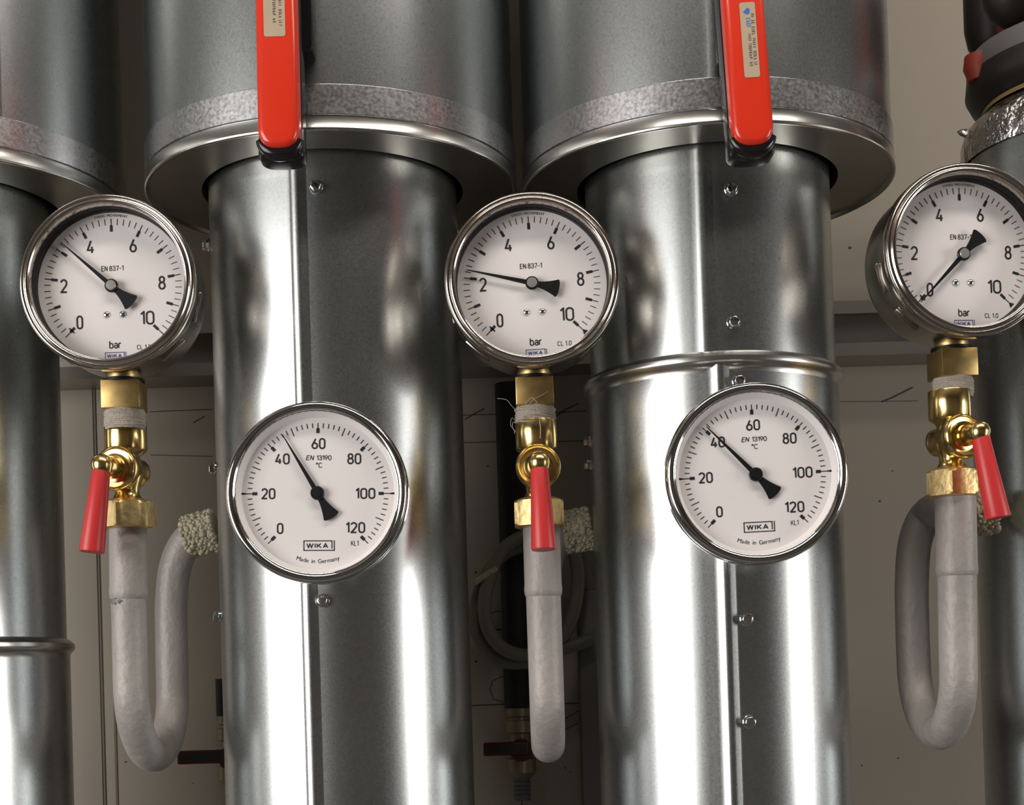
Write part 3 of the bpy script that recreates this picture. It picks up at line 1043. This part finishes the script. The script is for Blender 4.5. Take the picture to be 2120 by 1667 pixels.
# ------------------------------------------------------------------ thermometers
def T_meshes():
    g = {}
    bm = bmesh.new()
    lathe(bm, prof([(45.2, 4.2), (45.4, 2.0), (46.2, 0.8), (47.4, 0.2), (48.6, 0.0), (49.8, 0.5), (50.7, 1.7), (51.1, 3.6), (51.1, 7.5), (50.4, 8.6), (50.4, 10), (51.2, 10.6), (51.2, 12), (50, 12.8), (46, 12.8)]), axis=(0, 1, 0), n=128)
    g['bezel'] = mesh_of(bm, M['chrome'], 'bezel', 50)
    bm = bmesh.new()
    lathe(bm, prof([(49.5, 12), (49.6, 16), (48.5, 17.5), (30, 18.5), (0, 18.5)]), axis=(0, 1, 0), n=96)
    g['case'] = mesh_of(bm, M['case'], 'case')
    bm = bmesh.new()
    lathe(bm, prof([(45.3, 3.6), (44.8, 4.4), (43.0, 8.9), (42.6, 9.2)]), axis=(0, 1, 0), n=96)
    g['ring'] = mesh_of(bm, M['ring'], 'dial_ring')
    bm = bmesh.new()
    lathe(bm, prof([(0, 9), (44, 9), (44, 9.6), (0, 9.6)]), axis=(0, 1, 0), n=96)
    g['dial'] = mesh_of(bm, M['dial'], 'dial')
    bm = bmesh.new()
    lathe(bm, prof([(0, 3.6), (45.2, 3.6)]), axis=(0, 1, 0), n=64)
    g['glass'] = mesh_of(bm, M['glass'], 'cover_glass')
    bm = bmesh.new()
    for k in range(61):
        v = 2 * k
        a = R_(225 - 2.25 * v)
        if v % 20 == 0:
            bar(bm, a, 0.0341, 0.0369, 0.0018)
            bar(bm, a, 0.0365, 0.0428 if v in (20, 100) else 0.0398, 0.0005)
            if v in (20, 100):
                bar(bm, a, 0.0398, 0.0430, 0.0004, 0, 0.0012)
        elif v % 10 == 0:
            bar(bm, a, 0.0350, 0.0398, 0.0005)
        else:
            bar(bm, a, 0.0370, 0.0397, 0.0005)
    for s, x, z, w in (('0', -21.3, -19.6, 3.7), ('20', -27.9, 0, 7.9), ('40', -20.0, 19.6, 8.2), ('60', 0.3, 28.2, 7.9), ('80', 20.4, 19.6, 7.9), ('100', 26.6, 0, 11.3), ('120', 21.0, -19.2, 11.0)):
        narrow(bm, s, x * mm, z * mm, 6.3 * mm, w * mm, 0.0009, gap=0.24)
    narrow(bm, 'EN', -4.4 * mm, 20.2 * mm, 2.8 * mm, 4.2 * mm, 0.00042, shear=0.22)
    narrow(bm, '13190', 3.4 * mm, 20.2 * mm, 2.8 * mm, 8.4 * mm, 0.0004)
    narrow(bm, '\u00b0C', 0.6 * mm, 16.0 * mm, 2.9 * mm, 3.6 * mm, 0.00038)
    narrow(bm, 'KL1', 20.6 * mm, -28.0 * mm, 2.9 * mm, 4.2 * mm, 0.0003)
    maker_mark(bm, 0.6 * mm, -29.3 * mm, 17.6 * mm, 5.9 * mm, 0, 0.00055)
    arc_text(bm, 'Made in Germany', 0.0392, 0.0023, R_(37), top=False)
    g['print'] = mesh_of(bm, M['ink'], 'dial_print', recalc=False, smooth=False)
    bm = bmesh.new()
    prism(bm, pointer_outline(38.6, 1.35, 0.22, 16.0, 4.8), 0.0, 0.0006)
    lathe(bm, prof([(3.9, 0.9), (3.9, -0.9), (3.5, -1.3), (0, -1.3)]), axis=(0, 1, 0), n=40)
    g['pointer'] = mesh_of(bm, M['black'], 'pointer', 30)
    bm = bmesh.new()
    lathe(bm, prof([(2.6, -1.2), (2.5, -1.7), (0, -1.8)]), axis=(0, 1, 0), n=32)
    g['hub'] = mesh_of(bm, M['black'], 'hub_cap')
    bm = bmesh.new()
    lathe(bm, prof([(9, 18), (9, 26), (7, 27), (7, 50)]), axis=(0, 1, 0), n=32)
    g['stem'] = mesh_of(bm, M['case'], 'stem')
    return g


T = T_meshes()


def thermometer(px, py, Y, dial_roll, needle, label):
    t = thing('dial_thermometer', label, 'thermometer', P(px, py, Y), 0, 'round dial thermometers')
    put('case', T['case'], t)
    put('bezel', T['bezel'], t)
    put('dial_ring', T['ring'], t)
    d = put('dial', T['dial'], t)
    put('dial_print', T['print'], d, (0, 0.00885, 0), (0, R_(-dial_roll), 0))
    p = put('pointer', T['pointer'], t, (0, 0.0068, 0), (0, R_(-needle), 0))
    put('hub_cap', T['hub'], p)
    put('cover_glass', T['glass'], t)
    put('stem', T['stem'], t)
    return t


thermometer(654, 1018, -0.028, -1.6, 119.2, 'chrome dial thermometer on the pipe with the long straight seam, pointer right of 40')
thermometer(1569, 979, -0.028, 1.4, 134.0, 'chrome dial thermometer below the raised ring, pointer crossing the number 40')


# ------------------------------------------------------------------ brass gauge cocks with red levers
def cock_meshes():
    g = {}
    bm = bmesh.new()
    # upright body: socket, neck, round middle, lower neck; origin at the plug's centre
    lathe(bm, prof([(10.0, 29.0), (12.2, 29.0), (12.5, 28.5), (12.5, 12.5), (11.6, 11.2), (9.0, 9.4), (7.8, 8.2), (8.6, 6), (9.6, 3), (9.8, 0), (9.4, -4), (8.2, -8), (7.2, -11), (7.2, -14), (8.4, -16.2), (9.5, -17.5)]), n=48)
    g['body'] = mesh_of(bm, M['brass'], 'body', 50)
    bm = bmesh.new()
    lathe(bm, prof([(8.5, -10), (10.2, 2), (12.0, 5), (13.2, 7), (13.5, 11.5), (12.9, 13.6), (11.6, 14.4), (11.2, 13.2), (8.8, 12.9), (8.6, 13.9), (7.4, 14.3), (0, 14.4)]), axis=(0, -1, 0), n=56)
    lathe(bm, prof([(6, 6), (8.2, 9), (8.5, 13), (6.5, 15.5), (0, 16)]), axis=(0, 1, 0), n=40)
    g['boss'] = mesh_of(bm, M['brass'], 'boss', 50)
    bm = bmesh.new()
    # plug stem and rounded knuckle
    tube(bm, [(0, -0.013, 0), (0, -0.018, 0), (0, -0.0225, -0.0002), (0, -0.0265, -0.001), (0, -0.0290, -0.003)], [0.0066, 0.0065, 0.0062, 0.0058, 0.0044], 32)
    lathe(bm, prof([(0, 6.2), (2.6, 5.8), (4.8, 4.2), (6.1, 1.6), (6.3, -0.6), (5.8, -3.2), (5.2, -4.8), (0, -5)]), (0, -0.0265, 0.0005), (0, -0.12, 1), 36)
    g['plug'] = mesh_of(bm, M['brass'], 'plug', 60)
    bm = bmesh.new()
    tube(bm, [(0, -0.0268, -0.0025), (0, -0.0270, -0.004), (0, -0.0325, -0.0500), (0, -0.0326, -0.0510)], [0.0048, 0.0052, 0.0073, 0.0070], 36)
    g['grip'] = mesh_of(bm, M['red_grip'], 'red_grip', 50)
    # six-sided union nut with turned corners
    bm = bmesh.new()
    n = 72
    rows = [(-17.0, 9.5), (-17.8, 12.4), (-19.2, 15.0), (-20.6, 17.0), (-33.0, 17.0), (-34.2, 15.6), (-34.9, 13.6), (-35.0, 10.5)]
    rings = []
    for z, lim in rows:
        ring = []
        for i in range(n):
            a = 2 * PI * i / n
            s = (a % (PI / 3)) - PI / 6
            hexr = 14.6 / math.cos(s)
            ring.append(bm.verts.new((math.cos(a) * min(lim, hexr) * mm, math.sin(a) * min(lim, hexr) * mm, z * mm)))
        rings.append(ring)
    for A, B in zip(rings, rings[1:]):
        for i in range(n):
            bm.faces.new((A[i], A[(i + 1) % n], B[(i + 1) % n], B[i]))
    g['nut'] = mesh_of(bm, M['brass_nut'], 'union_nut', 25)
    return g


C = cock_meshes()
STEM_Y = 0.034


def cock(px, py, turn, lean, nut_turn, label):
    t = thing('gauge_cock', label, 'valve', P(px, py, STEM_Y), 0, 'brass gauge cocks')
    put('body', C['body'], t)
    put('boss', C['boss'], t, None, (0, 0, turn))
    p = put('plug', C['plug'], t, None, (0, 0, turn))
    k = put('red_grip', C['grip'], p)
    c = Vector((0, -0.0268, 0))
    k.rotation_euler = (0, lean, 0)
    k.location = c - Matrix.Rotation(lean, 3, 'Y') @ c
    put('union_nut', C['nut'], t, None, (0, 0, nut_turn))
    return t


cock(262, 975, R_(-17), R_(5), 0.36, 'brass cock with a red grip hanging to its left, under the left gauge')
cock(1113, 972, R_(1), R_(-1.0), 0.52, 'brass cock with a red grip hanging straight down, under the middle gauge')
cock(1968, 910, R_(21), R_(-7), 0.25, 'brass cock with a red grip slanting to its right, under the right gauge')


# ------------------------------------------------------------------ siphon tubes
def foam(c, axis, L, r, seed):
    rnd = random.Random(seed)
    bm = bmesh.new()
    lathe(bm, [(r * 0.72, 0), (r * 0.96, L * 0.05), (r, L * 0.3), (r * 1.02, L * 0.7), (r * 0.98, L), (0, L)], c, axis, 40)
    x, y, a = frame_from_axis(axis)
    for k in range(15):          # blistered cells
        h = L * (0.02 + 0.96 * k / 14)
        for i in range(26):
            th = 2 * PI * (i + 0.5 * (k % 2)) / 26
            q = Vector(c) + a * h + (x * math.cos(th) + y * math.sin(th)) * (r * rnd.uniform(0.93, 1.03)) + Vector((rnd.uniform(-1, 1), rnd.uniform(-1, 1), rnd.uniform(-1, 1))) * 0.0007
            s = rnd.uniform(0.0010, 0.0023)
            bmesh.ops.create_icosphere(bm, subdivisions=1, radius=s, matrix=Matrix.Translation(q))
    for ring_r in (0.5, 0.7, 0.9):
        for i in range(int(26 * ring_r)):
            th = 2 * PI * i / int(26 * ring_r)
            q = Vector(c) + (x * math.cos(th) + y * math.sin(th)) * (r * ring_r)
            bmesh.ops.create_icosphere(bm, subdivisions=1, radius=rnd.uniform(0.001, 0.0016), matrix=Matrix.Translation(q))
    return mesh_of(bm, M['foam'], 'foam_plug', 80)


def siphon(top, joint, front_end, rear_end, rear_pts, rf, rr, pipe_key, foam_at, foam_dir, label, bottom, foam_len, scuff=False):
    """top, joint...: pixel positions on the front leg; rear leg further back"""
    A = P(*top, STEM_Y)
    t = thing('siphon_tube', label, 'tube', A, 0, 'silver painted siphon tubes')
    J = P(*joint, STEM_Y)
    bm = bmesh.new()
    z0 = A + (A - J).normalized() * 0.004
    tube(bm, [z0, J + (A - J).normalized() * 0.007, J + (A - J).normalized() * 0.003, J, J + (J - A).normalized() * 0.0012], [rf * 1.07, rf * 1.07, rf * 1.10, rf * 1.06, rf * 0.99], 36)
    bmesh.ops.translate(bm, vec=-A, verts=bm.verts[:])
    obj('socket', bm, M['tube'], t, angle=50)
    if scuff:
        rnd = random.Random(2)
        bm = bmesh.new()
        px = P(262, 1246, STEM_Y) - A
        n = 16
        rows = [[], []]
        for i in range(n + 1):
            th = R_(-52 + 50 * i / n)
            q = Vector((math.sin(th), -math.cos(th), 0)) * rf * 1.115
            k = math.sin(PI * i / n) ** 0.5
            rows[0].append(bm.verts.new(px + q + Vector((0, 0, k * rnd.uniform(0.0006, 0.0020)))))
            rows[1].append(bm.verts.new(px + q + Vector((0, 0, -k * rnd.uniform(0.0008, 0.0026)))))
        for i in range(n):
            bm.faces.new((rows[0][i], rows[0][i + 1], rows[1][i + 1], rows[1][i]))
        obj('bare_scuff', bm, M['flange'], t)
    E = P(*front_end, STEM_Y)
    B = rear_end
    # half-turn between the two legs
    mid = (E + B) / 2
    rad = (B - E) / 2
    pts = [J, J.lerp(E, 0.35), J.lerp(E, 0.7), E]
    dn = Vector((0, 0, -1))
    h = bottom
    for k in range(1, 14):
        th = PI * k / 14
        pts.append(mid - rad * math.cos(th) + dn * h * math.sin(th))
    pts.append(B)
    pts += rear_pts
    sp = spline(pts, 6)
    n = len(sp)
    radii = [rf + (rr - rf) * min(1.0, i / (n * 0.7)) for i in range(n)]
    bm = bmesh.new()
    tube(bm, sp, radii, 36)
    bmesh.ops.translate(bm, vec=-A, verts=bm.verts[:])
    obj('bent_tube', bm, M['tube'], t, angle=60)
    c = Vector(foam_at) - A
    put('foam_plug', foam(c, foam_dir, foam_len, 0.0130, len(label)), t)
    return t


RY = 0.115
RT = 0.0104
# left
siphon((265, 1098), (266, 1238), (271, 1425), P(357, 1430, RY), [P(355, 1330, RY), P(355, 1240, RY), P(364, 1170, RY), P(388, 1120, RY), P(425, 1098, RY), P(442, 1094, RY)],
       0.0104, 0.0104, 'centre', P(386, 1112, RY), (1, 0, 0.18), 'silver painted siphon tube whose rear leg bends right to foam on the centre pipe', 0.041, 0.0195, True)
# middle
siphon((1121, 1098), (1125, 1232), (1132, 1440), P(1131, 1430, RY), [P(1128, 1330, RY), P(1126, 1230, RY), P(1132, 1165, RY), P(1152, 1115, RY), P(1190, 1095, RY), P(1204, 1093, RY)],
       0.0104, 0.0104, 'right', P(1168, 1103, RY), (1, 0, 0.12), 'silver painted siphon tube seen edge on, straight down between the two big pipes', 0.033, 0.0170)
# right
siphon((1978, 1040), (1981, 1190), (1984, 1388), P(1892, 1378, RY), [P(1889, 1300, RY), P(1888, 1200, RY), P(1895, 1120, RY), P(1920, 1066, 0.112), P(1965, 1048, 0.085), P(2035, 1060, 0.052)],
       0.0113, 0.0108, 'far', P(2010, 1062, 0.060), (1, -0.25, 0.05), 'silver painted siphon tube at the right with its shaded rear leg on the left', 0.040, 0.0150)

# ------------------------------------------------------------------ things on the wall
# strut rail running behind the pipes
zr = P(1780, 622, WALL_Y - 0.041).z
bm = bmesh.new()
y0, y1 = WALL_Y - 0.041, WALL_Y - 0.0003
sec = [(y1, 0), (y0, 0), (y0, -0.0095), (y0 + 0.007, -0.0095), (y0 + 0.007, -0.0075), (y0 + 0.002, -0.0075), (y0 + 0.002, -0.0022), (y1 - 0.002, -0.0022), (y1 - 0.002, -0.0388),
       (y0 + 0.002, -0.0388), (y0 + 0.002, -0.0335), (y0 + 0.007, -0.0335), (y0 + 0.007, -0.0315), (y0, -0.0315), (y0, -0.041), (y1, -0.041)]
A = [bm.verts.new((-1.1, y, zr + z)) for y, z in sec]
B = [bm.verts.new((1.1, y, zr + z)) for y, z in sec]
for i in range(len(sec)):
    bm.faces.new((A[i], A[(i + 1) % len(sec)], B[(i + 1) % len(sec)], B[i]))
tag(obj('mounting_rail', bm, M['rail'], angle=20), 'horizontal metal mounting rail on the wall behind the pipes', 'rail')


def drain(px, ytop, ybot, Y, lever_px, label, full):
    """black pipe coming down the wall with its drain valve"""
    T_ = P(px, ytop, Y)
    B_ = P(px, ybot, Y)
    r = 0.0114
    t = thing('drain_pipe', label[0], 'pipe', (B_.x, Y, B_.z), 0, 'black drain pipes')
    bm = bmesh.new()
    lathe(bm, [(0, T_.z - B_.z), (r, T_.z - B_.z), (r, 0), (0, 0)], n=32)
    obj('insulation', bm, M['black_pipe'], t)
    v = thing('drain_valve', label[1], 'valve', (B_.x, Y, B_.z), 0, 'small drain valves')
    bm = bmesh.new()
    lathe(bm, prof([(0, -0.1), (10.5, -0.1), (10.5, -6), (8.5, -7), (8.5, -9), (11, -9.5), (11, -18), (8, -19), (8, -26), (0, -26)]), n=24)
    obj('coupling', bm, M['fitting'], v)
    bm = bmesh.new()
    lathe(bm, prof([(0, -24), (9, -25), (12, -31), (9, -37), (11, -38), (11, -48), (7, -52), (0, -52)]), n=24)
    obj('body', bm, M['fitting'], v)
    bm = bmesh.new()
    lathe(bm, prof([(0, -51)] + [q for k in range(5) for q in ((6.6, -52 - 3.2 * k), (5.8, -54.6 - 3.2 * k))] + [(6.2, -69), (0, -69)]), n=24)
    obj('hose_tail', bm, M['tail'], v)
    bm = bmesh.new()
    lathe(bm, prof([(0, -14), (8.5, -14), (8.5, -10), (0, -10)]), (0, 0, -0.031), (0, 1, 0), 24)
    x0 = (lever_px[0] - px) / F_PX * (0.86 + Y - 0.016)
    boxm(bm, (x0, -0.018, -0.0345), (0.006, -0.0125, -0.0245), bevel=0.0012)
    lv = obj('lever', bm, M['dark_red'], v)
    bm = bmesh.new()
    boxm(bm, (x0 + 0.003, -0.0186, -0.0325), (0.004, -0.0178, -0.0265), bevel=0.0003)
    obj('lever_strip', bm, M['lever_strip'], lv)


drain(1076, 795, 1466, WALL_Y - 0.03, (998, 1535), ('black insulated drain pipe behind the middle siphon tube', 'small drain valve with a dark lever, low behind the middle siphon tube'), True)
drain(480, 1405, 1482, WALL_Y - 0.03, (374, 1558), ('short black drain pipe half hidden behind the left edge of the centre pipe', 'small drain valve with a dark red lever beside the left siphon bend'), False)

# coil of grey hose
Yh = WALL_Y - 0.045
t = thing('hose_coil', 'coiled grey green hose on the wall behind the middle siphon tube', 'hose', P(1090, 1240, Yh))
o0 = t.location.copy()
bm = bmesh.new()
pts = [P(1085, 1128, Yh), P(1040, 1150, Yh), P(1005, 1195, Yh), P(985, 1260, Yh), P(992, 1320, Yh), P(1030, 1365, Yh), P(1085, 1372, Yh), P(1140, 1350, Yh), P(1180, 1290, Yh), P(1196, 1215, Yh), P(1190, 1150, Yh), P(1160, 1105, Yh - 0.003),
       P(1100, 1105, Yh - 0.008), P(1045, 1135, Yh - 0.010), P(1018, 1185, Yh - 0.011), P(1003, 1250, Yh - 0.011), P(1012, 1305, Yh - 0.011), P(1045, 1345, Yh - 0.010), P(1100, 1358, Yh - 0.006), P(1160, 1345, Yh), P(1225, 1325, Yh + 0.004)]
sp = [p - o0 for p in spline(pts, 8)]
tube(bm, sp, 0.0050, 16)
obj('hose', bm, M['hose'], t)
bm = bmesh.new()
c = P(1006, 1193, Yh - 0.006) - o0
boxm(bm, (-0.010, -0.010, -0.0022), (0.010, 0.011, 0.0022), Matrix.Translation(c) @ Matrix.Rotation(R_(-32), 4, 'Y'), bevel=0.001)
obj('cable_tie', bm, M['foam'], t)

# grey conduit with a cable stub dropping down the wall
Yc = WALL_Y - 0.020
a = P(1222, 1225, Yc)
t = thing('conduit', 'vertical grey conduit beside the left edge of the right pipe', 'conduit', (a.x, Yc, 0))
bm = bmesh.new(); boxm(bm, (-0.0105, -0.015, 0.0), (0.0105, 0.0198, a.z), bevel=0.0015); obj('duct', bm, M['conduit'], t)
bm = bmesh.new(); tube(bm, [(-0.002, 0, a.z - 0.01), (-0.004, 0, a.z + 0.012), (-0.006, 0.002, a.z + 0.04)], 0.0065, 16); obj('cable', bm, M['hose'], t)
